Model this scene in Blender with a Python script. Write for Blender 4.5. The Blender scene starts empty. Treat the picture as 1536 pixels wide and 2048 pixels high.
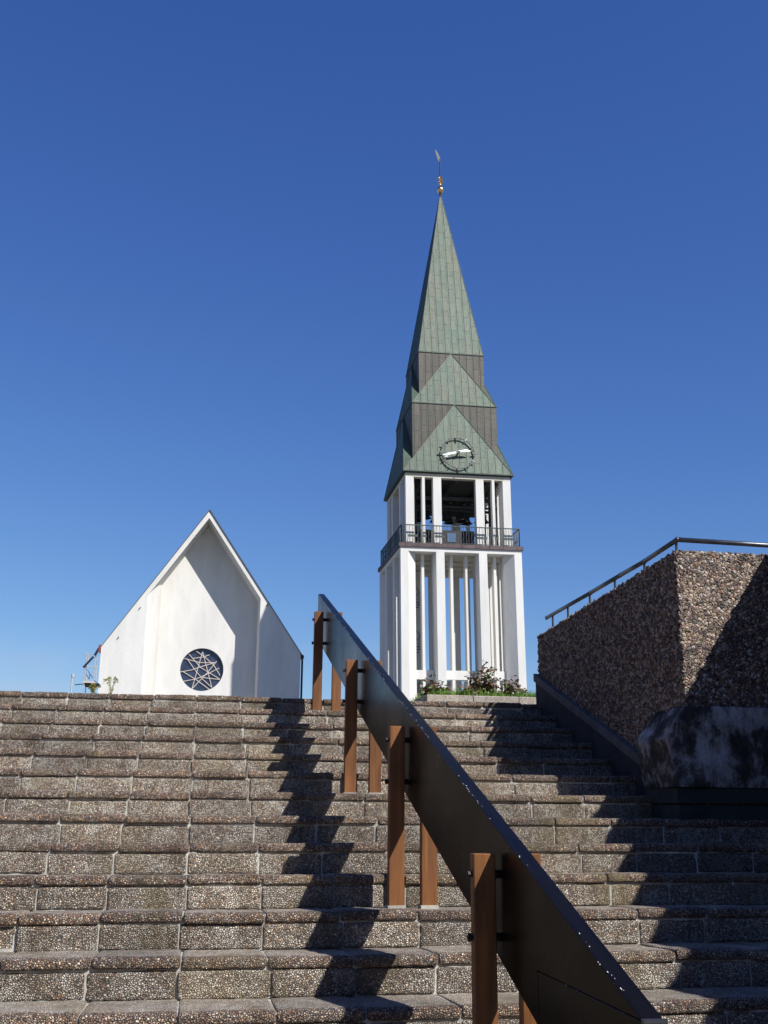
import bpy, bmesh, math, random
import numpy as np
from mathutils import Vector, Matrix, noise
random.seed(7)
S = bpy.context.scene
C = S.collection
R = math.radians

# ------------------------------------------------------------------ camera
cam_d = bpy.data.cameras.new('camera'); cam = bpy.data.objects.new('camera', cam_d); C.objects.link(cam)
PITCH, YAW, ROLL = R(15.283), 0.1699, 0.0084
F_ = Vector((math.sin(YAW)*math.cos(PITCH), math.cos(YAW)*math.cos(PITCH), math.sin(PITCH)))
R_ = Vector((math.cos(YAW), -math.sin(YAW), 0)); U_ = R_.cross(F_)
R2 = R_*math.cos(ROLL) + U_*math.sin(ROLL); U2 = U_*math.cos(ROLL) - R_*math.sin(ROLL)
cam.matrix_world = Matrix(((R2.x, U2.x, -F_.x, 0), (R2.y, U2.y, -F_.y, 0), (R2.z, U2.z, -F_.z, 1.6), (0, 0, 0, 1)))
cam_d.sensor_fit = 'VERTICAL'; cam_d.sensor_height = 24; cam_d.sensor_width = 24; cam_d.lens = 2144.6/2048*24
cam_d.clip_end = 6000; cam_d.clip_start = .05
S.camera = cam

# ------------------------------------------------------------------ sky and sun
SUN = Vector((.665, -.895, 1.0)).normalized()          # towards the sun
ELEV = math.asin(SUN.z)
w = bpy.data.worlds.new('World'); S.world = w; w.use_nodes = True
nt = w.node_tree; bg = nt.nodes['Background']
sky = nt.nodes.new('ShaderNodeTexSky'); sky.sky_type = 'NISHITA'; sky.sun_disc = False
sky.sun_elevation = ELEV; sky.sun_rotation = math.atan2(SUN.x, SUN.y)
sky.altitude = 0; sky.air_density = 1.0; sky.dust_density = .2; sky.ozone_density = 3.2
ss_ = nt.nodes.new('ShaderNodeSeparateColor'); nt.links.new(sky.outputs[0], ss_.inputs[0]); hs = nt.nodes.new('ShaderNodeCombineColor')
for ch_, (k_, g_) in enumerate(((.365, 1.2), (.527, 1.05), (1.261, .72))):     # camera colour response of the blue sky
    pw = nt.nodes.new('ShaderNodeMath'); pw.operation = 'POWER'; nt.links.new(ss_.outputs[ch_], pw.inputs[0]); pw.inputs[1].default_value = g_
    ml = nt.nodes.new('ShaderNodeMath'); ml.operation = 'MULTIPLY'; nt.links.new(pw.outputs[0], ml.inputs[0]); ml.inputs[1].default_value = k_; nt.links.new(ml.outputs[0], hs.inputs[ch_])

# a few faint low clouds near the horizon
tc = nt.nodes.new('ShaderNodeTexCoord'); mp = nt.nodes.new('ShaderNodeMapping'); mp.inputs['Scale'].default_value = (1, 1, 4.5); nt.links.new(tc.outputs['Generated'], mp.inputs[0])
cn = nt.nodes.new('ShaderNodeTexNoise'); cn.inputs['Scale'].default_value = 5.5; cn.inputs['Detail'].default_value = 8; nt.links.new(mp.outputs[0], cn.inputs['Vector'])
cr = nt.nodes.new('ShaderNodeMapRange'); cr.inputs[1].default_value = .50; cr.inputs[2].default_value = .72; nt.links.new(cn.outputs['Fac'], cr.inputs[0])
sx_ = nt.nodes.new('ShaderNodeSeparateXYZ'); nt.links.new(tc.outputs['Generated'], sx_.inputs[0])
er = nt.nodes.new('ShaderNodeMapRange'); er.inputs[1].default_value = .17; er.inputs[2].default_value = .06; nt.links.new(sx_.outputs[2], er.inputs[0])
mu = nt.nodes.new('ShaderNodeMath'); mu.operation = 'MULTIPLY'; nt.links.new(cr.outputs[0], mu.inputs[0]); nt.links.new(er.outputs[0], mu.inputs[1])
mu2 = nt.nodes.new('ShaderNodeMath'); mu2.operation = 'MULTIPLY'; nt.links.new(mu.outputs[0], mu2.inputs[0]); mu2.inputs[1].default_value = .5
cm = nt.nodes.new('ShaderNodeMix'); cm.data_type = 'RGBA'; nt.links.new(mu2.outputs[0], cm.inputs[0]); nt.links.new(hs.outputs[0], cm.inputs[6]); cm.inputs[7].default_value = (3.0, 3.6, 5.0, 1)
nt.links.new(cm.outputs[2], bg.inputs['Color'])
bg.inputs['Strength'].default_value = .12
sd = bpy.data.lights.new('sun', 'SUN'); sd.energy = 5.0; sd.angle = R(.53); sd.color = (1, .965, .91)
so = bpy.data.objects.new('sun', sd); C.objects.link(so); so.rotation_euler = SUN.to_track_quat('Z', 'Y').to_euler(); so.location = (20, -20, 40)
S.view_settings.view_transform = 'Standard'; S.view_settings.look = 'None'; S.view_settings.exposure = .3; S.view_settings.gamma = 1

# ------------------------------------------------------------------ material helpers
def new_mat(name):
    m = bpy.data.materials.new(name); m.use_nodes = True
    n = m.node_tree.nodes; l = m.node_tree.links
    b = n['Principled BSDF']; b.inputs['Roughness'].default_value = .8
    return m, n, l, b
def ramp(n, stops, interp='LINEAR'):
    r = n.new('ShaderNodeValToRGB'); r.color_ramp.interpolation = interp
    e = r.color_ramp.elements
    while len(e) < len(stops): e.new(.5)
    for k, (p, c) in enumerate(stops):
        e[k].position = p; e[k].color = (*c, 1) if len(c) == 3 else c
    return r
def mixc(n, l, fac, a, b, mode='MIX'):
    x = n.new('ShaderNodeMix'); x.data_type = 'RGBA'; x.blend_type = mode
    for sock, v in ((x.inputs[0], fac), (x.inputs[6], a), (x.inputs[7], b)):
        if hasattr(v, 'links'): l.new(v, sock)
        elif isinstance(v, (int, float)): sock.default_value = v
        else: sock.default_value = (*v, 1)
    return x.outputs[2]
def mathn(n, l, op, a, b=0.0, c=None):
    x = n.new('ShaderNodeMath'); x.operation = op
    for k, v in enumerate((a, b) if c is None else (a, b, c)):
        if hasattr(v, 'links'): l.new(v, x.inputs[k])
        else: x.inputs[k].default_value = v
    return x.outputs[0]
def tex(n, l, kind, scale, vec=None, **kw):
    t = n.new('ShaderNodeTex' + kind)
    if 'Scale' in t.inputs: t.inputs['Scale'].default_value = scale
    for k, v in kw.items():
        if k in t.inputs: t.inputs[k].default_value = v
        else: setattr(t, k, v)
    if vec is not None: l.new(vec, t.inputs['Vector'])
    return t
def pos(n): return n.new('ShaderNodeNewGeometry').outputs['Position']
def scaled(n, l, v, s):
    x = n.new('ShaderNodeVectorMath'); x.operation = 'MULTIPLY'; l.new(v, x.inputs[0]); x.inputs[1].default_value = s
    return x.outputs[0]
def bump(n, l, b, h, dist, strength=1):
    x = n.new('ShaderNodeBump'); x.inputs['Strength'].default_value = strength; x.inputs['Distance'].default_value = dist
    l.new(h, x.inputs['Height']); l.new(x.outputs[0], b.inputs['Normal']); return x

def simple_mat(name, col, rough=.6, metal=0, var=.12, scale=3., bd=0.0, bscale=60):
    m, n, l, b = new_mat(name); p = pos(n)
    t = tex(n, l, 'Noise', scale, p, Detail=6.)
    lo = tuple(c*(1-var) for c in col); hi = tuple(min(1, c*(1+var)) for c in col)
    r = ramp(n, [(.3, lo), (.7, hi)]); l.new(t.outputs['Fac'], r.inputs[0]); l.new(r.outputs[0], b.inputs['Base Color'])
    b.inputs['Roughness'].default_value = rough; b.inputs['Metallic'].default_value = metal
    if bd:
        t2 = tex(n, l, 'Noise', bscale, p, Detail=4.); bump(n, l, b, t2.outputs['Fac'], bd)
    return m

# exposed aggregate concrete
def aggregate(name, pebble=62., face=(.30, .265, .235), palette=None, light=.0, height=.0045, patch=.5):
    m, n, l, b = new_mat(name); p = pos(n)
    wob = tex(n, l, 'Noise', 30, p, Detail=2.)
    add = n.new('ShaderNodeVectorMath'); add.operation = 'MULTIPLY_ADD'
    l.new(wob.outputs['Color'], add.inputs[0]); add.inputs[1].default_value = (.006, .006, .006); l.new(p, add.inputs[2])
    v = tex(n, l, 'Voronoi', pebble, add.outputs[0]); e = tex(n, l, 'Voronoi', pebble, add.outputs[0], feature='DISTANCE_TO_EDGE')
    v2 = tex(n, l, 'Voronoi', pebble*2.3, p)
    sep = n.new('ShaderNodeSeparateColor'); l.new(v.outputs['Color'], sep.inputs[0])
    r = ramp(n, palette, 'CONSTANT'); l.new(sep.outputs[0], r.inputs[0])
    mott = tex(n, l, 'Noise', 120, p, Detail=3.)
    col = mixc(n, l, .35, r.outputs[0], mott.outputs['Color'], 'SOFT_LIGHT')
    pv_ = ramp(n, [(0, (.34, .33, .32)), (.5, (1.06, 1.04, 1.0)), (1, (1.75, 1.68, 1.56))]); l.new(sep.outputs[1], pv_.inputs[0]); col = mixc(n, l, 1., col, pv_.outputs[0], 'MULTIPLY')
    cem = ramp(n, [(.04, (1, 1, 1)), (.16, (0, 0, 0))]); l.new(e.outputs['Distance'], cem.inputs[0])
    big = tex(n, l, 'Noise', 2.3, p, Detail=5., Roughness=.6)
    lich = tex(n, l, 'Noise', 7.5, p, Detail=12., Roughness=.8)
    # matrix between pebbles, darkened on treads and risers for shade in the gaps
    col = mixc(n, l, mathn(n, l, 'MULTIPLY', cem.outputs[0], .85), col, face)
    # grey lichen / lime bloom in patches
    lr = ramp(n, [(.47, (0, 0, 0)), (.58, (1, 1, 1))]); l.new(lich.outputs['Fac'], lr.inputs[0])
    pk = mathn(n, l, 'MULTIPLY', lr.outputs[0], patch)
    pk = mathn(n, l, 'ADD', pk, light)
    # the bloom sits on the crowns of the pebbles, and on some more than on others
    crown = ramp(n, [(.05, (0, 0, 0)), (.22, (1, 1, 1))]); l.new(e.outputs['Distance'], crown.inputs[0])
    pk = mathn(n, l, 'MULTIPLY', pk, crown.outputs[0]); pk = mathn(n, l, 'MULTIPLY', pk, mathn(n, l, 'MULTIPLY_ADD', sep.outputs[2], 1.5, .25))
    col = mixc(n, l, pk, col, (.62, .595, .545))
    gr = ramp(n, [(.52, (0, 0, 0)), (.72, (.55, .55, .55))]); g2 = tex(n, l, 'Noise', 3.1, scaled(n, l, p, (1, 1, .35)), Detail=6.)
    l.new(g2.outputs['Fac'], gr.inputs[0]); col = mixc(n, l, gr.outputs[0], col, (.20, .165, .085))
    vr = ramp(n, [(.3, (.72, .72, .72)), (.7, (1.16, 1.14, 1.12))]); l.new(big.outputs['Fac'], vr.inputs[0])
    col = mixc(n, l, 1., col, vr.outputs[0], 'MULTIPLY')
    at = n.new('ShaderNodeAttribute'); at.attribute_name = 'tone'
    tr_ = ramp(n, [(0, (.98, .97, .95)), (.35, (1.14, 1.13, 1.09)), (.7, (1.26, 1.24, 1.18)), (1, (1.48, 1.45, 1.36))]); l.new(at.outputs['Fac'], tr_.inputs[0])
    col = mixc(n, l, 1., col, tr_.outputs[0], 'MULTIPLY')
    stn = tex(n, l, 'Noise', 1.7, scaled(n, l, p, (2.6, 1, .5)), Detail=7., Roughness=.65); sr = ramp(n, [(.54, (1, 1, 1)), (.70, (.60, .57, .52))]); l.new(stn.outputs['Fac'], sr.inputs[0])
    col = mixc(n, l, 1., col, sr.outputs[0], 'MULTIPLY')
    ms = tex(n, l, 'Noise', 11, p, Detail=8., Roughness=.7); mr = ramp(n, [(.60, (0, 0, 0)), (.70, (.6, .6, .6))]); l.new(ms.outputs['Fac'], mr.inputs[0])
    col = mixc(n, l, mr.outputs[0], col, (.13, .125, .05))
    l.new(col, b.inputs['Base Color']); b.inputs['Roughness'].default_value = .82
    hgt = ramp(n, [(0, (0, 0, 0)), (.22, (.8, .8, .8)), (.5, (1, 1, 1))]); l.new(e.outputs['Distance'], hgt.inputs[0])
    rnd = mathn(n, l, 'MULTIPLY_ADD', sep.outputs[1], .9, .45)
    hh = mathn(n, l, 'MULTIPLY', hgt.outputs[0], rnd)
    hh = mathn(n, l, 'MULTIPLY_ADD', v2.outputs['Distance'], -.25, hh)
    bump(n, l, b, hh, height*1.25)
    return m
PAL = [(0, (.09, .055, .050)), (.13, (.21, .135, .105)), (.27, (.34, .215, .15)), (.40, (.17, .12, .11)), (.52, (.38, .30, .22)), (.64, (.27, .18, .145)),
       (.74, (.075, .062, .065)), (.83, (.40, .34, .28)), (.90, (.30, .16, .085)), (.97, (.60, .55, .47))]
PAL2 = [(0, (.13, .09, .078)), (.12, (.24, .17, .14)), (.26, (.36, .27, .205)), (.38, (.20, .155, .145)), (.50, (.43, .36, .29)), (.63, (.30, .22, .19)),
        (.73, (.085, .07, .068)), (.81, (.48, .43, .36)), (.89, (.36, .20, .11)), (.95, (.66, .62, .55))]
M = {}
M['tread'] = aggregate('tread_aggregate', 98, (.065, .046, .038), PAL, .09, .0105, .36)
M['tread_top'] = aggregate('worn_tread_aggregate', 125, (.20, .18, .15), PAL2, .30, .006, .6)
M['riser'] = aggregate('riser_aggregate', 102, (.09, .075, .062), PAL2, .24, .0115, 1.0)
M['kerb'] = aggregate('granite_kerb', 120, (.40, .38, .34), PAL2, .6, .002, .3)
M['mortar'] = simple_mat('grey_mortar', (.40, .385, .34), .9, 0, .4, 14, .003, 90)

# rubble wall: real displaced stones
def rubble(name, scale=21.):
    m, n, l, b = new_mat(name); p = pos(n)
    wob = tex(n, l, 'Noise', 9, p, Detail=3.)
    add = n.new('ShaderNodeVectorMath'); add.operation = 'MULTIPLY_ADD'
    l.new(wob.outputs['Color'], add.inputs[0]); add.inputs[1].default_value = (.045, .045, .045); l.new(p, add.inputs[2])
    v = tex(n, l, 'Voronoi', scale, add.outputs[0], Randomness=1.); e = tex(n, l, 'Voronoi', scale, add.outputs[0], feature='DISTANCE_TO_EDGE')
    sep = n.new('ShaderNodeSeparateColor'); l.new(v.outputs['Color'], sep.inputs[0])
    r = ramp(n, [(0, (.18, .13, .10)), (.2, (.33, .255, .20)), (.38, (.13, .105, .095)), (.55, (.40, .31, .24)), (.7, (.24, .165, .12)), (.82, (.44, .39, .34)), (.93, (.10, .085, .08))], 'CONSTANT')
    l.new(sep.outputs[0], r.inputs[0])
    f = tex(n, l, 'Noise', 55, p, Detail=6.); col = mixc(n, l, .5, r.outputs[0], f.outputs['Color'], 'SOFT_LIGHT')
    gp = ramp(n, [(.0, (1, 1, 1)), (.055, (0, 0, 0))]); l.new(e.outputs['Distance'], gp.inputs[0])
    col = mixc(n, l, gp.outputs[0], col, (.035, .024, .02))
    l.new(col, b.inputs['Base Color']); b.inputs['Roughness'].default_value = .85
    h = ramp(n, [(0, (0, 0, 0)), (.10, (.62, .62, .62)), (.4, (1, 1, 1))]); l.new(e.outputs['Distance'], h.inputs[0])
    rn = mathn(n, l, 'MULTIPLY_ADD', sep.outputs[1], .75, .4)
    hh = mathn(n, l, 'MULTIPLY', h.outputs[0], rn)
    # each stone is tilted a little
    pv = n.new('ShaderNodeVectorMath'); pv.operation = 'SUBTRACT'; l.new(add.outputs[0], pv.inputs[0]); l.new(v.outputs['Position'], pv.inputs[1])
    dt = n.new('ShaderNodeVectorMath'); dt.operation = 'DOT_PRODUCT'; l.new(pv.outputs[0], dt.inputs[0])
    cv = n.new('ShaderNodeVectorMath'); cv.operation = 'SUBTRACT'; l.new(v.outputs['Color'], cv.inputs[0]); cv.inputs[1].default_value = (.5, .5, .5)
    l.new(cv.outputs[0], dt.inputs[1])
    hh = mathn(n, l, 'MULTIPLY_ADD', dt.outputs['Value'], 20., hh)
    hh = mathn(n, l, 'MULTIPLY_ADD', f.outputs['Fac'], .18, hh)
    d = n.new('ShaderNodeDisplacement'); l.new(hh, d.inputs['Height']); d.inputs['Scale'].default_value = .024; d.inputs['Midlevel'].default_value = .3
    l.new(d.outputs[0], n['Material Output'].inputs['Displacement']); m.displacement_method = 'BOTH'
    return m
M['rubble'] = rubble('rubble_stone', 41.)

def stained():
    m, n, l, b = new_mat('stained_concrete'); p = pos(n)
    a = tex(n, l, 'Noise', 5.0, scaled(n, l, p, (1, 1, .6)), Detail=12., Roughness=.72, Distortion=.15)
    r = ramp(n, [(.42, (.035, .032, .03)), (.50, (.10, .095, .085)), (.55, (.30, .30, .30)), (.64, (.60, .60, .62))]); l.new(a.outputs['Fac'], r.inputs[0])
    l.new(r.outputs[0], b.inputs['Base Color']); b.inputs['Roughness'].default_value = .85
    t = tex(n, l, 'Noise', 20, p, Detail=12., Roughness=.75); bump(n, l, b, t.outputs['Fac'], .06)
    return m
M['stained'] = stained()
M['green_concrete'] = simple_mat('algae_green_concrete', (.020, .030, .027), .85, 0, .6, 4, .006, 30)
M['shaded_side'] = simple_mat('shade_dark_concrete', (.035, .033, .03), .9, 0, .4, 5, .006, 50)  # near-black colour stands in for shade on the wall below the band
M['plinth'] = simple_mat('grey_plinth_concrete', (.10, .095, .09), .85, 0, .3, 5, .004, 50)

# white plaster with faint dirt
def plaster(name, col):
    m, n, l, b = new_mat(name); p = pos(n)
    a = tex(n, l, 'Noise', .9, scaled(n, l, p, (1, 1, .3)), Detail=8., Roughness=.6)
    r = ramp(n, [(.33, tuple(c*.88 for c in col)), (.6, col)]); l.new(a.outputs['Fac'], r.inputs[0])
    st_ = tex(n, l, 'Noise', 2.6, scaled(n, l, p, (2.2, 2.2, .12)), Detail=6., Roughness=.7); s2 = ramp(n, [(.56, (1, 1, 1)), (.78, (.91, .90, .87))]); l.new(st_.outputs['Fac'], s2.inputs[0])
    l.new(mixc(n, l, 1., r.outputs[0], s2.outputs[0], 'MULTIPLY'), b.inputs['Base Color']); b.inputs['Roughness'].default_value = .9
    t = tex(n, l, 'Noise', 9, p, Detail=8.); bump(n, l, b, t.outputs['Fac'], .02, .6)
    return m
M['white'] = plaster('white_plaster', (.65, .637, .60))
M['beige'] = plaster('cream_soffit_plaster', (.54, .50, .41))

# copper sheets: uv runs along the face (m) and up (m)
def copper(name, a, b_, c, line, jit=.5):
    m, n, l, b = new_mat(name)
    uv = n.new('ShaderNodeUVMap').outputs[0]
    sw = n.new('ShaderNodeSeparateXYZ'); l.new(uv, sw.inputs[0]); cb = n.new('ShaderNodeCombineXYZ'); l.new(sw.outputs[1], cb.inputs[0]); l.new(sw.outputs[0], cb.inputs[1])
    br = n.new('ShaderNodeTexBrick'); l.new(cb.outputs[0], br.inputs['Vector']); br.inputs['Scale'].default_value = 1
    br.inputs['Brick Width'].default_value = 1.15; br.inputs['Row Height'].default_value = .49; br.inputs['Mortar Size'].default_value = .008; br.inputs['Mortar Smooth'].default_value = .3
    br.inputs['Color1'].default_value = (0, 0, 0, 1); br.inputs['Color2'].default_value = (1, 1, 1, 1); br.inputs['Mortar'].default_value = (.5, .5, .5, 1); br.offset = .37; br.offset_frequency = 2; br.squash = 1.
    col = mixc(n, l, br.outputs['Color'], a, b_)
    p = pos(n); t = tex(n, l, 'Noise', .8, scaled(n, l, p, (1.6, 1.6, .5)), Detail=8., Roughness=.65)
    r = ramp(n, [(.42, (0, 0, 0)), (.68, (1, 1, 1))]); l.new(t.outputs['Fac'], r.inputs[0])
    col = mixc(n, l, mathn(n, l, 'MULTIPLY', r.outputs[0], jit), col, c)
    st_ = tex(n, l, 'Noise', 3.2, scaled(n, l, p, (2.4, 2.4, .16)), Detail=7., Roughness=.7); s2 = ramp(n, [(.35, (1.22, 1.2, 1.18)), (.52, (1, 1, 1)), (.72, (.58, .55, .50))]); l.new(st_.outputs['Fac'], s2.inputs[0]); col = mixc(n, l, 1., col, s2.outputs[0], 'MULTIPLY')
    t3 = tex(n, l, 'Noise', 7, p, Detail=6.); col = mixc(n, l, .3, col, t3.outputs['Color'], 'SOFT_LIGHT')
    col = mixc(n, l, mathn(n, l, 'MULTIPLY', br.outputs['Fac'], .28), col, line)
    l.new(col, b.inputs['Base Color']); b.inputs['Roughness'].default_value = .55; b.inputs['Metallic'].default_value = .1
    h = mathn(n, l, 'MULTIPLY_ADD', br.outputs['Fac'], -1., mathn(n, l, 'MULTIPLY', t3.outputs['Fac'], .5)); bump(n, l, b, h, .03, .6)
    return m
M['copper_green'] = copper('green_copper_sheet', (.052, .090, .064), (.080, .112, .080), (.090, .088, .056), (.04, .055, .045), .75)
M['copper_brown'] = copper('brown_copper_sheet', (.058, .052, .040), (.092, .080, .062), (.070, .076, .054), (.05, .035, .04))
M['seam'] = simple_mat('dark_copper_seam', (.045, .06, .05), .6, .2, .3, 4)
M['copper_edge'] = simple_mat('brown_copper_edge', (.085, .055, .055), .55, .2, .35, 2)
M['rail_dark'] = simple_mat('grey_green_painted_steel', (.05, .065, .06), .5, .3, .2, 3)
M['bronze'] = simple_mat('dark_bell_bronze', (.06, .055, .045), .35, .6, .3, 3)
M['cabin'] = simple_mat('brown_cabin_boards', (.022, .011, .010), .6, 0, .25, 3)
M['dark_in'] = simple_mat('dark_timber_beam', (.035, .04, .035), .8, 0, .3, 2)
M['glass'] = simple_mat('dark_blue_window_glass', (.03, .04, .075), .15, 0, .3, 1.5)
M['cabin_glass'] = simple_mat('blue_cabin_glass', (.10, .16, .26), .12, 0, .1, 1)
M['tracery'] = simple_mat('pale_tracery_concrete', (.50, .44, .39), .8, 0, .1, 3)
M['white_metal'] = simple_mat('white_painted_metal', (.82, .82, .80), .45, 0, .05, 3)
M['black_metal'] = simple_mat('blackened_metal', (.02, .023, .022), .45, .4, .3, 3)
M['vane'] = simple_mat('dull_vane_metal', (.13, .12, .11), .6, .2, .2, 8)
M['gold'] = simple_mat('gilded_metal', (.80, .58, .28), .22, 1, .1, 3)
M['roof_dark'] = simple_mat('dark_slate_roofing', (.06, .06, .065), .7, 0, .3, 2)
M['pipe'] = simple_mat('galvanised_steel', (.11, .115, .125), .38, .75, .25, 12, .0005, 120)
M['red'] = simple_mat('red_plastic_tube', (.25, .035, .03), .6)
M['navy'] = simple_mat('dark_blue_plastic_tube', (.010, .014, .03), .6)
M['scaf'] = simple_mat('scaffold_steel', (.52, .50, .46), .5, .4, .2, 5)
M['scafblue'] = simple_mat('blue_scaffold_brace', (.07, .09, .18), .5, .2)
M['bolt'] = simple_mat('black_bolt_steel', (.012, .012, .012), .5, .5)

def wood(name, base, dark, rough, grain_axis=(1, 1, .06), flecks=False):
    m, n, l, b = new_mat(name); p = pos(n)
    t = tex(n, l, 'Noise', 34, scaled(n, l, p, grain_axis), Detail=7., Roughness=.6, Distortion=.4)
    r = ramp(n, [(.3, dark), (.72, base)]); l.new(t.outputs['Fac'], r.inputs[0])
    t2 = tex(n, l, 'Noise', 3, p, Detail=5.); v = ramp(n, [(.3, (.72, .72, .72)), (.7, (1.2, 1.2, 1.2))]); l.new(t2.outputs['Fac'], v.inputs[0])
    col = mixc(n, l, 1., r.outputs[0], v.outputs[0], 'MULTIPLY')
    rr = mathn(n, l, 'MULTIPLY_ADD', t2.outputs['Fac'], .25, rough-.1)
    l.new(rr, b.inputs['Roughness'])
    if flecks: b.inputs['IOR'].default_value = 1.18
    if flecks:
        v4 = tex(n, l, 'Voronoi', 120, scaled(n, l, p, (1, .3, .3))); g = n.new('ShaderNodeNewGeometry'); sx = n.new('ShaderNodeSeparateXYZ'); l.new(g.outputs['Normal'], sx.inputs[0])
        px = n.new('ShaderNodeSeparateXYZ'); l.new(p, px.inputs[0])
        patch = tex(n, l, 'Noise', 2.2, p, Detail=3.)
        a1 = mathn(n, l, 'LESS_THAN', v4.outputs['Distance'], .17); a2 = mathn(n, l, 'GREATER_THAN', sx.outputs[2], .6)
        a3 = mathn(n, l, 'GREATER_THAN', patch.outputs['Fac'], .50); a4 = mathn(n, l, 'LESS_THAN', px.outputs[0], 1.186)
        f = mathn(n, l, 'MULTIPLY', mathn(n, l, 'MULTIPLY', a1, a2), mathn(n, l, 'MULTIPLY', a3, a4))
        col = mixc(n, l, f, col, (.75, .72, .66))
    l.new(col, b.inputs['Base Color'])
    bump(n, l, b, t.outputs['Fac'], .0018, .7)
    return m
M['post_wood'] = wood('orange_brown_stained_wood', (.235, .090, .021), (.105, .038, .010), .5)
M['board_wood'] = wood('black_brown_stained_board', (.006, .0045, .0038), (.003, .0025, .002), .27, (1, .05, .12), True)

def leaf(name, a, b_, rough=.6):
    m, n, l, b = new_mat(name); o = n.new('ShaderNodeNewGeometry'); r = ramp(n, [(0, a), (1, b_)]); l.new(o.outputs['Random Per Island'], r.inputs[0])
    l.new(r.outputs[0], b.inputs['Base Color']); b.inputs['Roughness'].default_value = rough
    b.inputs['Subsurface Weight'].default_value = 0
    return m
M['grass'] = leaf('green_grass_blades', (.07, .16, .018), (.20, .33, .05))
M['rose_leaf'] = leaf('reddish_rose_leaves', (.15, .045, .03), (.22, .12, .06), .35)
M['green_leaf'] = leaf('green_rose_leaves', (.04, .09, .02), (.12, .20, .045), .4)
M['stem'] = simple_mat('brown_stem', (.10, .06, .035), .7)
M['white_petal'] = simple_mat('white_petals', (.8, .78, .74), .7)
M['yellow_leaf'] = leaf('yellow_green_leaves', (.22, .22, .04), (.36, .34, .09))
M['soil'] = simple_mat('dark_soil', (.06, .045, .03), .95)

# ------------------------------------------------------------------ object helpers
class MB:
    def __init__(s): s.v = []; s.f = []; s.mi = []; s.uv = []; s.mats = []
    def m(s, mat):
        if mat not in s.mats: s.mats.append(mat)
        return s.mats.index(mat)
    def add(s, vs, fs, mat, uvs=None):
        o = len(s.v); k = s.m(mat); s.v += [tuple(p) for p in vs]
        for i, f in enumerate(fs):
            s.f.append([o+j for j in f]); s.mi.append(k); s.uv.append(uvs[i] if uvs else None)
    def box(s, a, b, mat):
        (x0, y0, z0), (x1, y1, z1) = a, b
        v = [(x0,y0,z0),(x1,y0,z0),(x1,y1,z0),(x0,y1,z0),(x0,y0,z1),(x1,y0,z1),(x1,y1,z1),(x0,y1,z1)]
        s.add(v, [(0,3,2,1),(4,5,6,7),(0,1,5,4),(1,2,6,5),(2,3,7,6),(3,0,4,7)], mat)
    def prism(s, poly, z0, z1, mat):     # plan polygon, ccw
        n = len(poly)
        s.add([(x, y, z0) for x, y in poly]+[(x, y, z1) for x, y in poly], [list(range(n))[::-1], list(range(n, 2*n))]+[(i, (i+1) % n, n+(i+1) % n, n+i) for i in range(n)], mat)
    def extr_x(s, poly, x0, x1, mat):     # (y,z) polygon extruded in x
        n = len(poly)
        s.add([(x0, y, z) for y, z in poly]+[(x1, y, z) for y, z in poly], [list(range(n)), list(range(n, 2*n))[::-1]]+[(i, n+i, n+(i+1) % n, (i+1) % n) for i in range(n)], mat)
    def tube(s, a, b, r, mat, seg=8, r2=None):
        a = Vector(a); b = Vector(b); d = (b-a).normalized(); u = d.orthogonal().normalized(); v = d.cross(u); r2 = r if r2 is None else r2
        vs = [a+(u*math.cos(2*math.pi*k/seg)+v*math.sin(2*math.pi*k/seg))*r for k in range(seg)]+[b+(u*math.cos(2*math.pi*k/seg)+v*math.sin(2*math.pi*k/seg))*r2 for k in range(seg)]
        s.add(vs, [(i, (i+1) % seg, seg+(i+1) % seg, seg+i) for i in range(seg)]+[list(range(seg))[::-1], list(range(seg, 2*seg))], mat)
    def bar(s, a, b, w, h, mat, up=(0, 0, 1)):
        a = Vector(a); b = Vector(b); d = (b-a).normalized(); sd_ = d.cross(Vector(up)); sd_ = sd_.normalized() if sd_.length > 1e-4 else Vector((1, 0, 0)); u = sd_.cross(d)
        c = [(-w/2, -h/2), (w/2, -h/2), (w/2, h/2), (-w/2, h/2)]
        s.add([a+sd_*x+u*y for x, y in c]+[b+sd_*x+u*y for x, y in c], [(0,3,2,1),(4,5,6,7),(0,1,5,4),(1,2,6,5),(2,3,7,6),(3,0,4,7)], mat)
    def lathe(s, prof, mat, c=(0, 0, 0), seg=20):
        vs = []; fs = []
        for r, z in prof: vs += [(c[0]+r*math.cos(2*math.pi*k/seg), c[1]+r*math.sin(2*math.pi*k/seg), c[2]+z) for k in range(seg)]
        for i in range(len(prof)-1):
            for k in range(seg): fs.append((i*seg+k, i*seg+(k+1) % seg, (i+1)*seg+(k+1) % seg, (i+1)*seg+k))
        s.add(vs, fs, mat)
    def build(s, name, parent=None, smooth=False, local=True, loc=None, bev=0):
        me = bpy.data.meshes.new(name); off = Vector(loc) if loc else Vector((0, 0, 0))
        me.from_pydata([tuple(Vector(v)-off) for v in s.v], [], s.f); me.update()
        for mt in s.mats: me.materials.append(M[mt])
        me.polygons.foreach_set('material_index', s.mi)
        if any(s.uv):
            ul = me.uv_layers.new(name='UVMap')
            for p in me.polygons:
                u = s.uv[p.index]
                if u:
                    for j, li in enumerate(p.loop_indices): ul.data[li].uv = u[j]
        if smooth: me.polygons.foreach_set('use_smooth', [True]*len(me.polygons))
        o = bpy.data.objects.new(name, me); C.objects.link(o)
        if loc: o.location = off
        if parent: o.parent = parent
        if bev:
            bm = bmesh.new(); bm.from_mesh(me); bmesh.ops.recalc_face_normals(bm, faces=bm.faces); bmesh.ops.bevel(bm, geom=bm.edges, offset=bev, segments=1, affect='EDGES'); bm.to_mesh(me); bm.free()
        return o
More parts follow.
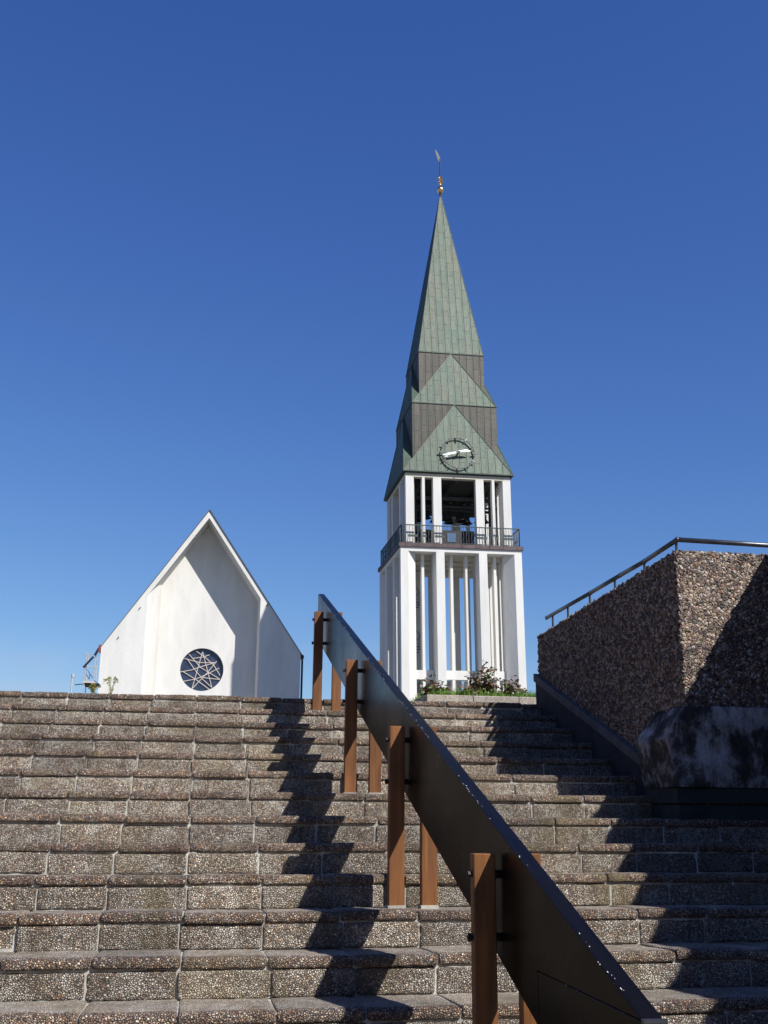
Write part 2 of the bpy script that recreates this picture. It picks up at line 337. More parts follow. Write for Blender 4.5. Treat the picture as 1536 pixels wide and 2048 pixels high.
def tag(o, label=None, cat=None, group=None, kind=None):
    if label: o['label'] = label
    if cat: o['category'] = cat
    if group: o['group'] = group
    if kind: o['kind'] = kind
    return o
def empty(name, loc, label, cat, group=None):
    o = bpy.data.objects.new(name, None); C.objects.link(o); o.location = loc; o.empty_display_size = .3
    return tag(o, label, cat, group)
def add_tone(o, t):
    a = o.data.attributes.new('tone', 'FLOAT', 'POINT'); a.data.foreach_set('value', t)
def grid_obj(name, verts, faces, mat, parent=None, smooth=True):
    me = bpy.data.meshes.new(name); me.from_pydata([tuple(v) for v in verts], [], [tuple(f) for f in faces]); me.update()
    me.materials.append(M[mat])
    if smooth: me.polygons.foreach_set('use_smooth', [True]*len(me.polygons))
    o = bpy.data.objects.new(name, me); C.objects.link(o)
    if parent: o.parent = parent
    return o

# ------------------------------------------------------------------ ground: one sheet, low forecourt, slope under the steps, upper plaza
Y0, T, Z0, RS = 10.2912, .4554, 2.5778, .15
SL = RS/T
def nose(i): return Y0-i*T, Z0-i*RS
M['ground'] = simple_mat('asphalt_and_paving', (.16, .155, .145), .9, 0, .25, .6, .01, 20)
prof = [(-3000, 0), (-60, 0), (1.8, 0), (3.75, .0), (10.30, 2.16), (10.62, 2.565), (40, 2.565), (300, 2.56), (3000, 2.5)]
xs = [-3000, -60, -7, 0, 7, 60, 3000]
gv = [(x, y, z) for x in xs for y, z in prof]
npf = len(prof)
gf = [(i*npf+j, (i+1)*npf+j, (i+1)*npf+j+1, i*npf+j+1) for i in range(len(xs)-1) for j in range(npf-1)]
tag(grid_obj('ground', gv, gf, 'ground', None, False), kind='structure')

# ------------------------------------------------------------------ the steps
XL, XR = -6.2, 3.40
W = .396; XJ = .006
rng = np.random.RandomState(3)
def block_row(i, kind, x0, x1, res, jz):
    """grid strips, one per cast block: profile in (y,z) with outward normals, swept along x, pulled in at the joints"""
    y, z = nose(i)
    if kind == 'tread':
        th = .052
        bk = .024
        zz_ = lambda q: z-bk*max(0, (q-.03)/(T-.03))
        P = [(y+q, zz_(q)) for q in (T+.012, T-.03, T*.8, T*.62, T*.45, T*.3, .10, .07, .045)] + [ (y+.022, z-.001), (y+.010, z-.003), (y+.003, z-.009), (y, z-.018), (y, z-.028), (y+.001, z-.040), (y+.006, z-.049), (y+.018, z-th), (y+.06, z-th)]
    else:
        top = z-.0550; bot = z-RS-.028; yy = y+.008
        P = [(yy+.05, top), (yy+.022, top), (yy+.008, top-.004), (yy+.001, top-.012), (yy, top-.024)]
        nn = 5
        P += [(yy, top-.024-(top-.024-bot-.016)*k/nn) for k in range(1, nn+1)]
        P += [(yy+.002, bot+.006), (yy+.012, bot)]
    P = np.array(P)
    # refine the visible part
    tg = np.gradient(P, axis=0); tg /= np.linalg.norm(tg, axis=1)[:, None]
    N = np.stack([tg[:, 1], -tg[:, 0]], 1)          # outward
    N[N[:, 1] < -.98] = N[N[:, 1] < -.98]
    verts = []; faces = []; mi = []; tn = []
    k0 = int(math.floor((x0-XJ)/W))-1
    ph = rng.uniform(-.012, .012)
    drift = (rng.uniform(-.03, .03) if kind == 'tread' else None)
    joints = []
    k = k0
    while XJ+k*W < x1+W:
        jx = XJ+k*W+ph+jit[kind].setdefault((k), 0)+rng.uniform(-.012, .012)
        joints.append(jx); k += 1
    for a, b in zip(joints[:-1], joints[1:]):
        if b < x0+.05 or a > x1-.05: continue
        a2 = max(a, x0); b2 = min(b, x1); g = .0026+rng.uniform(0, .003)
        a2 += g; b2 -= g
        n = max(4, int((b2-a2)/res))
        ex = np.array([0, .004, .011]);
        X = np.concatenate([[a2, a2], a2+ex[1:], np.linspace(a2+.02, b2-.02, n), (b2-ex[1:])[::-1], [b2, b2]])
        ins = np.concatenate([[.034, .008], [.0035, .001], np.zeros(n), [.001, .0035], [.008, .034]])
        tone = rng.uniform(0, 1); sett = rng.normal(0, .0042); dz = rng.normal(0, .0028); tilt = rng.normal(0, .004)
        nx = len(X); o = len(verts)
        chips = [(rng.choice([a2, b2])+rng.normal(0, .02), rng.uniform(.010, .026), rng.randint(0, len(P))) for _ in range(rng.poisson(.9))]
        for xi, (x, q) in enumerate(zip(X, ins)):
            for pi, ((py, pz), (ny, nz)) in enumerate(zip(P, N)):
                v = Vector((x*9, py*9, pz*9)); d = noise.noise(v)*.0034+noise.noise(v*4.1)*.0026
                for cx, cr, cp in chips:
                    if cp < len(P) and abs(x-cx) < cr*1.5:
                        dd = math.hypot(x-cx, py-P[cp][0], ); dd = math.hypot(dd, pz-P[cp][1])
                        if dd < cr: d -= (cr-dd)*.55
                q2 = q
                d2 = d-q2
                tn.append(tone)
                verts.append((x, py+ny*d2+sett, pz+nz*d2+dz+tilt*(x-(a2+b2)/2)*.5))
        m = len(P)
        for xi in range(nx-1):
            for pi in range(m-1):
                faces.append((o+xi*m+pi, o+xi*m+pi+1, o+(xi+1)*m+pi+1, o+(xi+1)*m+pi)); mi.append(1 if kind == 'tread' and pi < 8 else 0)
    mats_of[kind] = mi; tone_of[kind] = tn
    return verts, faces
mats_of = {}; tone_of = {}
jit = {'tread': {k: rng.uniform(-.02, .02) for k in range(-40, 40)}, 'riser': {}}
jit['riser'] = {k: jit['tread'][k]+rng.uniform(-.012, .012) for k in jit['tread']}
stair = empty('staircase', (-1.4, 6.4, 1.3), 'wide outdoor staircase of weathered exposed aggregate blocks leading up to the church', 'staircase')
def to_local(vs, root): return [(x-root.location.x, y-root.location.y, z-root.location.z) for x, y, z in vs]
for i in range(0, 18):
    xr = XR if i <= 6 else 4.20
    res = .016 if i < 14 else .06
    if i < 17:
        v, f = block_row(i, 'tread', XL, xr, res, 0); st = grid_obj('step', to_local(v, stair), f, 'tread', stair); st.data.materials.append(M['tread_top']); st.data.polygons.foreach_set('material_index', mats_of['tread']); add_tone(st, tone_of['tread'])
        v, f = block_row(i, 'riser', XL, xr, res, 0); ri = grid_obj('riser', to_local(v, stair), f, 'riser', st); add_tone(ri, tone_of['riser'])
mb = MB()
for i in range(0, 17):
    y, z = nose(i); xr = XR if i <= 6 else 4.20
    mb.extr_x([(y+.020, z-.046), (y+.020, z-.015), (y+T+.02, z-.034), (y+T+.02, z-.07)], XL, xr-.002, 'mortar')
    mb.box((XL, y+.021, z-RS-.03), (xr-.004, y+T+.03, z-.0465), 'mortar')
mb.build('mortar_bed', stair, loc=None).location = -stair.location
for ch in stair.children:
    pass

# paving of the upper plaza edge: kerb row behind the first nosing is hidden, plain paving beyond
pv = MB(); pv.box((XL, Y0+T+.022, Z0-.12), (XR+1.2, 36, Z0-.004), 'ground')
tag(pv.build('plaza_paving'), kind='structure')

# ------------------------------------------------------------------ handrail posts in pairs
prs = [(1, 'pair of orange brown wooden posts at the top step, farthest up the stairs'), (6, 'pair of orange brown wooden posts second from the top of the stairs'),
       (10, 'pair of orange brown wooden posts halfway down, third from the top'), (14, 'nearest and largest pair of orange brown wooden posts, cut off by the photo bottom')]
lab = ['left', 'right']
posts = []
LABS = {1: ('farthest wooden rail post, left of the board beside the top step', 'farthest wooden rail post, right of the board beside the top step'),
        6: ('second farthest wooden rail post, left of the black board', 'second farthest wooden rail post, right of the black board'),
        10: ('wooden rail post halfway down the stairs, left of the black board', 'wooden rail post halfway down the stairs, right of the black board'),
        14: ('nearest and tallest looking wooden rail post, left of the black board', 'nearest wooden rail post, mostly hidden behind the black board')}
rail = empty('handrail', (1.2, 6.8, 1.5), 'broad black brown board handrail running up the middle of the stairs between paired wooden posts', 'handrail')
def rel(mb_, name, parent, bev=0):
    o = mb_.build(name, parent, bev=bev); 
    me = o.data
    me.transform(Matrix.Translation(-parent.matrix_world.translation if False else -Vector(parent.location)))
    return o
def line(y, H): return Z0+SL*(y-Y0)+H
HT, HB = .945, .482
YE = 2.84
zt = line(YE, HT)
yb = YE+.88
b = MB()
b.extr_x([(10.77, line(10.77, HT)), (10.77, line(10.77, HB)), (yb, line(yb, HB)), (yb, zt+.002), (YE, zt+.002)], 1.172, 1.232, 'board_wood')
rel(b, 'sloping_board', rail, bev=.0012)
b = MB()
b.extr_x([(yb-.002, zt-.001), (yb-.002, line(yb, HB)+.002), (yb-.3, zt-.46), (.4, zt-.46), (.4, zt-.001)], 1.1725, 1.2315, 'board_wood')
rel(b, 'level_board', rail, bev=.0012)
b = MB(); b.box((1.170, YE-.016, zt-.004), (1.234, YE+.006, zt+.006), 'pipe'); rel(b, 'joint_strip', rail)
for i in (1, 6, 10, 14):
    y, z = nose(i); yc = y+T*.5+.0
    for k, (xa, xb) in enumerate(((1.066, 1.152), (1.246, 1.332))):
        b = MB(); b.box((xa, yc, z-.02), (xb, yc+.055, z+.947), 'post_wood')
        po = rel(b, 'rail_post', rail, bev=.004)
        b = MB(); b.box((xa-.006, yc-.012, z-.03), (xb+.006, yc+.067, z+.006), 'mortar'); rel(b, 'post_footing', rail)
    for dz in (.075, .30):
        b = MB(); b.tube((1.048, yc+.028, z+.947-dz), (1.350, yc+.028, z+.947-dz), .009, 'bolt', 10)
        for xx in (1.048, 1.338): b.tube((xx, yc+.028, z+.947-dz), (xx+.012, yc+.028, z+.947-dz), .015, 'bolt', 8)
        b.tube((1.153, yc+.028, z+.947-dz), (1.171, yc+.028, z+.947-dz), .016, 'bolt', 10); b.tube((1.233, yc+.028, z+.947-dz), (1.245, yc+.028, z+.947-dz), .016, 'bolt', 10)
        rel(b, 'bolt', rail)

# ------------------------------------------------------------------ rubble retaining wall at the right
def wall_top(y): return 3.405-(y-7.13)*(.142/3.27) if y > 7.13 else 3.405
def grid_box(x0, x1, y0, y1, z0, topf, res, faces='lftb', jag=.0):
    """closed skin of a box as one welded fine grid"""
    bm = bmesh.new()
    def sheet(o, u, v, nu, nv):
        g = [[bm.verts.new(Vector(o)+Vector(u)*(i/nu)+Vector(v)*(j/nv)) for j in range(nv+1)] for i in range(nu+1)]
        for i in range(nu):
            for j in range(nv): bm.faces.new((g[i][j], g[i+1][j], g[i+1][j+1], g[i][j+1]))
    nx = max(1, round((x1-x0)/res)); ny = max(1, round((y1-y0)/res)); nz = max(1, round((topf(y0)-z0)/res)); H = 1.0
    sheet((x0, y0, 0), (x1-x0, 0, 0), (0, 0, 1), nx, nz)
    sheet((x0, y1, 0), (0, y0-y1, 0), (0, 0, 1), ny, nz)
    sheet((x0, y0, 1), (x1-x0, 0, 0), (0, y1-y0, 0), nx, ny)
    if 'b' in faces: sheet((x1, y1, 0), (x0-x1, 0, 0), (0, 0, 1), nx, nz)
    if 'r' in faces: sheet((x1, y0, 0), (0, y1-y0, 0), (0, 0, 1), ny, nz)
    for v in bm.verts: v.co.z = z0+(topf(v.co.y)-z0)*v.co.z
    bmesh.ops.remove_doubles(bm, verts=bm.verts, dist=res*.05)
    return bm
def bm_obj(name, bm, mat, parent=None, smooth=True):
    me = bpy.data.meshes.new(name); bm.to_mesh(me); bm.free(); me.materials.append(M[mat])
    if smooth: me.polygons.foreach_set('use_smooth', [True]*len(me.polygons))
    o = bpy.data.objects.new(name, me); C.objects.link(o)
    if parent: o.parent = parent; me.transform(Matrix.Translation(-Vector(parent.location)))
    return o
wall = empty('retaining_wall', (3.6, 7.13, 1.5), 'dark rubble faced retaining wall rising right of the stairs with a sunlit triangle on its front', 'wall')
bm = grid_box(3.385, 3.80, 7.135, 10.42, 1.2, wall_top, .010, 'lfbr')
bm_obj('stone_facing', bm, 'rubble', wall)
bm = grid_box(3.80, 4.60, 7.136, 7.50, 1.2, lambda y: 3.405, .010, 'lfb')
bm_obj('stone_facing', bm, 'rubble', wall)
# concrete stringer band along the steps
b = MB(); z_at = lambda y: 1.757+(y-7.47)*(1.043/2.93)
b.extr_x([(7.14, z_at(7.14)), (7.14, z_at(7.14)+.075), (10.44, z_at(10.44)+.075), (10.44, z_at(10.44))], 3.332, 3.40, 'plinth')
b.extr_x([(7.14, z_at(7.14)-.5), (7.14, z_at(7.14)-.004), (10.43, z_at(10.43)-.004), (10.43, z_at(10.43)-.5)], 3.350, 3.40, 'shaded_side')  # side wall under the band, its shade put into the colour
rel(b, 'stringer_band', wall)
# broken, stained concrete footing block
blk = empty('concrete_block', (3.9, 7.1, 1.5), 'stained dark concrete footing block with green base, below the sunlit triangle of the rubble wall', 'concrete block')
bm = grid_box(3.252, 4.62, 7.085, 7.62, 1.735, lambda y: 2.285, .013, 'lfb')
for v in bm.verts:
    x, y, z = v.co
    sh = max(0, z-2.06)*.72*max(0, 1-(x-3.252)/.6)
    v.co.x += sh; e = 0
    v.co.z -= e + .008*noise.noise(Vector((x*7, y*7, 1)))*(1 if z > 2.2 else 0)
    nv = noise.noise(Vector((x*5, y*5, z*5)))*.03+noise.noise(Vector((x*15, y*15, z*15)))*.014+noise.noise(Vector((x*40, y*40, z*40)))*.010
    if x < 3.26: v.co.x += nv-.045*max(0, min(1, (z-1.75)/.3))
    if y < 7.09: v.co.y += nv*.5
bm_obj('block_body', bm, 'stained', blk)
b = MB(); b.box((3.262, 7.10, 1.626), (4.62, 7.6, 1.733), 'green_concrete'); b.box((3.272, 7.115, 1.48), (4.62, 7.6, 1.620), 'green_concrete'); rel(b, 'green_base', blk, bev=.006)
# wall closing the corner, just outside the picture on the right; it throws the long shadow over the lower steps
side = empty('side_wall', (4.4, 3.0, 0), 'high rubble wall at the right edge, shading the lower steps', 'wall')
bm = grid_box(4.12, 4.55, -1.5, 7.13, -.05, lambda y: 3.46, .04, 'lfbr')
bm_obj('stone_facing', bm, 'rubble', side)
tr = MB(); tr.box((3.80, 7.50, 1.2), (60, 10.38, 3.1), 'ground'); tr.box((4.55, -40, 0), (60, 7.5, 3.1), 'ground'); tag(tr.build('terrace_ground'), kind='structure')

# steel tube railing on the wall
rl = empty('steel_railing', (3.43, 7.2, 3.4), 'grey steel tube railing on top of the rubble wall at the right', 'railing')
pts = [(3.43, 10.258, 3.431), (3.43, 9.0, 3.450), (3.43, 8.30, 3.466), (3.43, 7.80, 3.474), (3.43, 7.20, 3.505), (4.75, 7.20, 3.492)]
b = MB()
for p, q in zip(pts[:-1], pts[1:]): b.tube(p, q, .0185, 'pipe', 12)
for p in pts: b.lathe([(.0, -.021), (.012, -.018), (.018, -.005), (.018, .005), (.012, .018), (0, .021)], 'pipe', p, 12)
o = rel(b, 'top_tube', rl)
o.data.polygons.foreach_set('use_smooth', [True]*len(o.data.polygons))
for y in (10.07, 9.62, 9.03, 8.43, 7.81, 7.22):
    zt2 = np.interp(y, [7.2, 7.8, 8.3, 9.0, 10.258], [3.505, 3.474, 3.466, 3.45, 3.431])
    b = MB(); b.tube((3.43, y, wall_top(y)-.06), (3.43, y, zt2-.01), .011, 'pipe', 8); rel(b, 'baluster', rl)
b = MB(); b.tube((4.45, 7.2, 3.36), (4.45, 7.2, 3.49), .011, 'pipe', 8); rel(b, 'baluster', rl)

# ------------------------------------------------------------------ planter, grass and shrubs
pl = empty('planter', (2.97, 11.15, 2.56), 'low granite planter kerb at the top of the steps holding grass and roses', 'planter')
b = MB()
x = 2.375
while x < 3.60:
    x2 = min(x+.5, 3.62); b.box((x+.002, 11.10, 2.54), (x2-.002, 11.22, 2.722), 'kerb'); x = x2
b.box((2.375, 11.222, 2.54), (2.48, 13.6, 2.722), 'kerb')
rel(b, 'kerb', pl, bev=.006)
b = MB(); b.box((2.481, 11.221, 2.55), (4.1, 13.6, 2.712), 'soil'); rel(b, 'soil', pl)
gr = MB(); rg = random.Random(5)
for _ in range(14000):
    x = rg.uniform(2.42, 3.95); y = 11.22+abs(rg.gauss(0, .55)); 
    if y > 13.5: continue
    h = rg.uniform(.02, .075)*rg.choice((1, 1, 1.7))*(1+.5*noise.noise(Vector((x*5, y*3, 0)))); a = rg.uniform(0, 6.28); wd = rg.uniform(.0025, .005); lx, ly = rg.gauss(0, .02), rg.gauss(0, .02)-.004
    ca, sa = math.cos(a)*wd, math.sin(a)*wd
    gr.add([(x-ca, y-sa, 2.71), (x+ca, y+sa, 2.71), (x+lx*.5+ca*.7, y+ly*.5+sa*.7, 2.71+h*.6), (x+lx, y+ly, 2.71+h), (x+lx*.5-ca*.7, y+ly*.5-sa*.7, 2.71+h*.6)], [(0, 1, 2, 3, 4)], 'grass')
for _ in range(60):
    x = rg.uniform(2.5, 3.7); y = rg.uniform(11.24, 11.9); z = 2.71+rg.uniform(.05, .10)
    for q in range(5): leaf_p = [(x+rg.gauss(0, .006), y+rg.gauss(0, .006), z+rg.gauss(0, .006)) for _k in range(3)]; gr.add(leaf_p, [(0, 1, 2)], 'white_petal')
tag(gr.build('grass'), 'short bright green grass growing in the granite planter', 'grass', kind='stuff')
def leaf_quad(mb_, c, s, rg, mat, flat=.5):
    d = Vector((rg.gauss(0, 1), rg.gauss(0, 1), rg.gauss(0, flat))).normalized(); n_ = Vector((rg.gauss(0, .6), rg.gauss(0, .6), 1)).normalized(); t = d.cross(n_).normalized()
    c = Vector(c); up = n_*s*.18
    mb_.add([c, c+d*s*.35+t*s*.3+up, c+d*s*.75+t*s*.24+up, c+d*s, c+d*s*.75-t*s*.24+up, c+d*s*.35-t*s*.3+up], [(0, 1, 2, 3), (0, 3, 4, 5)], mat)
def rose(x, y, h, spread, nst, seed, label, tall=False, group=None, red=.8):
    rg = random.Random(seed); root = empty('rose_bush', (x, y, 2.71), label, 'rose bush', group)
    st = MB(); lf = MB(); fl = MB()
    for k in range(nst):
        hh = h*(rg.uniform(.3, .75) if k else 1); ax = rg.uniform(-spread, spread)*(1 if k else .15); ay = rg.uniform(-spread, spread)*.7
        prev = Vector((x+ax*.15, y+ay*.15, 2.70)); n_ = 5
        for j in range(1, n_+1):
            t = j/n_; cur = Vector((x+ax*(t**1.3), y+ay*(t**1.3), 2.70+hh*t))+Vector((rg.gauss(0, .007), rg.gauss(0, .007), 0))
            st.tube(prev, cur, .0032*(1.2-t*.8), 'stem', 5)
            for q in range(3 if j > 1 else 1):
                base = prev.lerp(cur, rg.random()); off = Vector((rg.gauss(0, .035), rg.gauss(0, .035), rg.uniform(-.01, .025)))
                for r in range(3):
                    leaf_quad(lf, base+off+Vector((rg.gauss(0, .012), rg.gauss(0, .012), rg.gauss(0, .008))), rg.uniform(.032, .055), rg, 'rose_leaf' if rg.random() < red else 'green_leaf')
            prev = cur
        if rg.random() < .35:
            for r in range(9): leaf_quad(fl, prev+Vector((rg.gauss(0, .006), rg.gauss(0, .006), rg.gauss(0, .006))), .02, rg, 'white_petal', 1.)
    rel(st, 'stem', root); rel(lf, 'leaves', root)
    if fl.v: rel(fl, 'blossom', root)
    return root
rose(3.08, 11.38, .44, .17, 17, 2, 'tallest reddish brown rose bush, in the middle right of the planter', red=.62)
rose(2.47, 11.32, .24, .07, 5, 8, 'small thin rose bush at the left end of the planter', red=.6)
rose(3.40, 11.40, .27, .12, 12, 5, 'rose bush in the planter right against the dark rubble wall', red=.6)
rose(2.90, 11.32, .15, .10, 9, 11, 'low rounded reddish rose bush just left of the tallest one', red=.9)
rose(2.60, 11.36, .17, .06, 5, 17, 'short sparse rose sprig second from the planter left end', red=.6)

# yellow green plants at the left, growing behind the top step
def fern(x, y, seed, label, n_=7, h=.09, sp=.10):
    rg = random.Random(seed); root = empty('yellow_plant', (x, y, 2.56), label, 'plant'); st = MB(); lf = MB()
    for k in range(n_):
        a = rg.uniform(-1, 1); prev = Vector((x, y, 2.56))
        for j in range(1, 7):
            t = j/6; cur = Vector((x+a*sp*t, y+rg.uniform(-.01, .01), 2.56+h*math.sin(t*2.2)*(1.1-abs(a)*.35)))
            st.tube(prev, cur, .0014, 'yellow_leaf', 4)
            for q in range(3): leaf_quad(lf, prev.lerp(cur, rg.random()), rg.uniform(.012, .022), rg, 'yellow_leaf')
            prev = cur
    rel(st, 'stem', root); rel(lf, 'leaves', root)
fern(-.80, 10.55, 3, 'feathery yellow green plant against the white church at the left', 9, .19, .13)
fern(-.97, 10.55, 9, 'low yellow green clump left of the feathery plant behind the top step', 14, .115, .05)

# ------------------------------------------------------------------ houses added out of view to cut sky light and darken the board's reflection
M['brick'] = simple_mat('dark_red_brick', (.16, .075, .05), .9, 0, .25, 2, .01, 18)
M['dark_render'] = simple_mat('grey_brown_render', (.14, .125, .11), .9, 0, .2, 1.2, .006, 25)
def house(x0, y0, x1, y1, h, mat, label, faces):
    root = empty('sky_blocking_house', ((x0+x1)/2, (y0+y1)/2, 0), label, 'house')
    b = MB(); b.box((x0, y0, -.02), (x1, y1, h), mat); wl_ = rel(b, 'wall', root)
    b = MB(); ym = (y0+y1)/2; xm = (x0+x1)/2; e = .4
    if y1-y0 > x1-x0:
        v = [(x0-e, y0-e, h+.003), (x1+e, y0-e, h+.003), (x1+e, y1+e, h+.003), (x0-e, y1+e, h+.003), (xm, y0-e, h+3.2), (xm, y1+e, h+3.2)]; b.add(v, [(0, 3, 2, 1), (0, 1, 4), (1, 2, 5, 4), (2, 3, 5), (3, 0, 4, 5)], 'roof_dark')
    else:
        v = [(x0-e, y0-e, h+.003), (x1+e, y0-e, h+.003), (x1+e, y1+e, h+.003), (x0-e, y1+e, h+.003), (x0-e, ym, h+3.2), (x1+e, ym, h+3.2)]; b.add(v, [(0, 3, 2, 1), (0, 1, 5, 4), (1, 2, 5), (2, 3, 4, 5), (3, 0, 4)], 'roof_dark')
    rel(b, 'roof', root)
    for fl in range(int(h//3.1)):
        z = 1.0+fl*3.1
        n_ = int(((y1-y0) if faces == 'x' else (x1-x0))/2.6)
        for k in range(n_):
            b = MB(); g = MB()
            if faces == 'x':
                c = y0+(k+.5)*(y1-y0)/n_; b.box((x1-.02, c-.62, z-.07), (x1+.05, c+.62, z+1.55), 'white_metal'); g.box((x1+.051, c-.54, z), (x1+.06, c-.03, z+1.47), 'glass'); g.box((x1+.051, c+.03, z), (x1+.06, c+.54, z+1.47), 'glass')
            else:
                c = x0+(k+.5)*(x1-x0)/n_; b.box((c-.62, y1-.02, z-.07), (c+.62, y1+.05, z+1.55), 'white_metal'); g.box((c-.54, y1+.051, z), (c-.03, y1+.06, z+1.47), 'glass'); g.box((c+.03, y1+.051, z), (c+.54, y1+.06, z+1.47), 'glass')
            f_ = rel(b, 'window', root); gg = g.build('pane', f_); gg.data.transform(Matrix.Translation(-Vector(root.location)))
house(-26, -22, -15, 6, 10.5, 'brick', 'unseen dark red brick house added to cut sky light, nearest left of the steps', 'x')
house(-27, 9, -15.6, 36, 11.5, 'dark_render', 'unseen grey brown rendered house added to cut sky light, beyond the brick one, left of the steps', 'x')
house(-12, -34, 14, -22, 10.5, 'dark_render', 'unseen grey brown rendered house added to cut sky light, behind the camera, facing the steps', 'y')

# ------------------------------------------------------------------ church
CX, CY = .23, 77.0
ch = empty('church', (CX, CY, 2.56), 'white gabled church front with deep recess and round star window', 'church')
GZ = 2.5
xl, xr_ = -6.75, 7.22; ez = 12.08; pz = 22.35
sl = (pz-ez)/((xr_-xl)/2); cx = (xl+xr_)/2
ol, orr = -3.82, 4.20; band = .56
oz_l = pz-band-(cx-ol)*sl; oz_r = pz-band-(orr-cx)*sl; opz = pz-band
Ys = 79.2; Yb = 112
def roofz(x, dz=0): return pz+dz-abs(x-cx)*sl
# front shell with opening (front plane), ring of quads
b = MB()
outer = [(xl, GZ), (xl, ez), (cx, pz), (xr_, ez), (xr_, GZ)]
inner = [(ol, GZ), (ol, oz_l), (cx, opz), (orr, oz_r), (orr, GZ)]
vs = [(x, CY, z) for x, z in outer]+[(x, CY, z) for x, z in inner]
b.add(vs, [(0, 5, 6, 1), (1, 6, 7, 2), (2, 7, 8, 3), (3, 8, 9, 4)], 'white')
# jambs: quarter curved splay on both sides, soffits
nc = 10; il, ir = -2.95, 4.13
cl = [(ol+(il-ol)*math.sin(t*math.pi/2)**1.2, CY+(Ys-CY)*(1-math.cos(t*math.pi/2))**.85) for t in [k/nc for k in range(nc+1)]]
crr = [(orr-(orr-ir)*math.sin(t*math.pi/2)**1.2, CY+(Ys-CY)*(1-math.cos(t*math.pi/2))**.85) for t in [k/nc for k in range(nc+1)]]
def soff(x): return opz-abs(x-cx)*sl
jv = []; jf = []
for k, (x, y) in enumerate(cl): jv += [(x, y, GZ), (x, y, soff(x))]
for k in range(nc): jf.append((2*k, 2*k+2, 2*k+3, 2*k+1))
b.add(jv, jf, 'white')
jv = []; jf = []
for k, (x, y) in enumerate(crr): jv += [(x, y, GZ), (x, y, soff(x))]
for k in range(nc): jf.append((2*k, 2*k+1, 2*k+3, 2*k+2))
b.add(jv, jf, 'white')
b.add([(ol-.3, CY, soff(ol-.3)), (cx, CY, opz), (cx, Ys+.3, opz), (ol-.3, Ys+.3, soff(ol-.3)), (orr+.3, CY, soff(orr+.3)), (orr+.3, Ys+.3, soff(orr+.3))], [(0, 3, 2, 1), (1, 2, 5, 4)], 'white')
# side and back walls
b.add([(xl, CY, GZ), (xl, CY, ez), (xl, Yb, ez), (xl, Yb, GZ)], [(0, 1, 2, 3)], 'white'); b.add([(xr_, CY, GZ), (xr_, Yb, GZ), (xr_, Yb, ez), (xr_, CY, ez)], [(0, 1, 2, 3)], 'white')
b.add([(xl, Yb, GZ), (xr_, Yb, GZ), (xr_, Yb, ez), (cx, Yb, pz), (xl, Yb, ez)], [(4, 3, 2, 1, 0)], 'white')
# recessed wall with round hole
wc, wz, wr = .275, 10.98, 1.55
seg = 64
ring = [(wc+wr*math.cos(2*math.pi*k/seg), wz+wr*math.sin(2*math.pi*k/seg)) for k in range(seg)]
big = []
for k in range(seg):
    a = 2*math.pi*k/seg; dx, dz = math.cos(a), math.sin(a)
    # ray to box il..ir, GZ..soffit
    tmax = 1e9
    if dx > 1e-6: tmax = min(tmax, (ir+.2-wc)/dx)
    if dx < -1e-6: tmax = min(tmax, (il-.2-wc)/dx)
    if dz < -1e-6: tmax = min(tmax, (GZ-wz)/dz)
    lo_, hi_ = 0, min(tmax, 40)
    for _ in range(40):
        t = (lo_+hi_)/2; xx = wc+dx*t; zz = wz+dz*t
        if zz > soff(xx)+.05: hi_ = t
        else: lo_ = t
    big.append((wc+dx*lo_, wz+dz*lo_))
b.add([(x, Ys, z) for x, z in ring]+[(x, Ys, z) for x, z in big], [(k, seg+k, seg+(k+1) % seg, (k+1) % seg) for k in range(seg)], 'white')
b.add([(x, Ys, z) for x, z in ring]+[(x, Ys+.30, z) for x, z in ring], [(k, (k+1) % seg, seg+(k+1) % seg, seg+k) for k in range(seg)], 'white')
wl = rel(b, 'gable_wall', ch)
# window: glass disc and interlaced star tracery
b = MB(); b.add([(x, Ys+.26, z) for x, z in ring], [list(range(seg))], 'glass')
win = rel(b, 'round_window', ch)
b = MB()
def wp(px, py): return (wc+(px-825)/545*wr, wz-(py-775)/525*wr)   # sketch units of the tracery to metres
bars = [((820, 330), (600, 1250)), ((820, 330), (1100, 1200)), ((1100, 1200), (850, 1000)), ((600, 1250), (960, 850)), ((960, 850), (1190, 550)), ((470, 390), (790, 720)), ((790, 720), (1290, 990)),
        ((660, 320), (870, 450)), ((870, 450), (1110, 640)), ((1110, 640), (1290, 900)), ((1000, 400), (830, 465)), ((830, 465), (580, 500)), ((370, 510), (760, 600)), ((760, 600), (1150, 590)),
        ((1150, 590), (860, 680)), ((860, 680), (550, 790)), ((550, 790), (290, 840)), ((460, 540), (640, 770)), ((640, 770), (850, 990)), ((350, 830), (660, 1000)), ((660, 1000), (1040, 1250)),
        ((370, 1070), (700, 1000)), ((700, 1000), (960, 880)), ((960, 880), (1260, 720)), ((1290, 1000), (870, 965)), ((470, 540), (370, 510))]
for (p, q) in bars:
    a = wp(*p); c_ = wp(*q); b.bar((a[0], Ys+.20+random.uniform(-.012, .012), a[1]), (c_[0], Ys+.20+random.uniform(-.012, .012), c_[1]), .05, .055, 'tracery', (0, 1, 0))
tr_ = b.build('tracery', win, loc=None); tr_.data.transform(Matrix.Translation(-Vector(ch.location)))
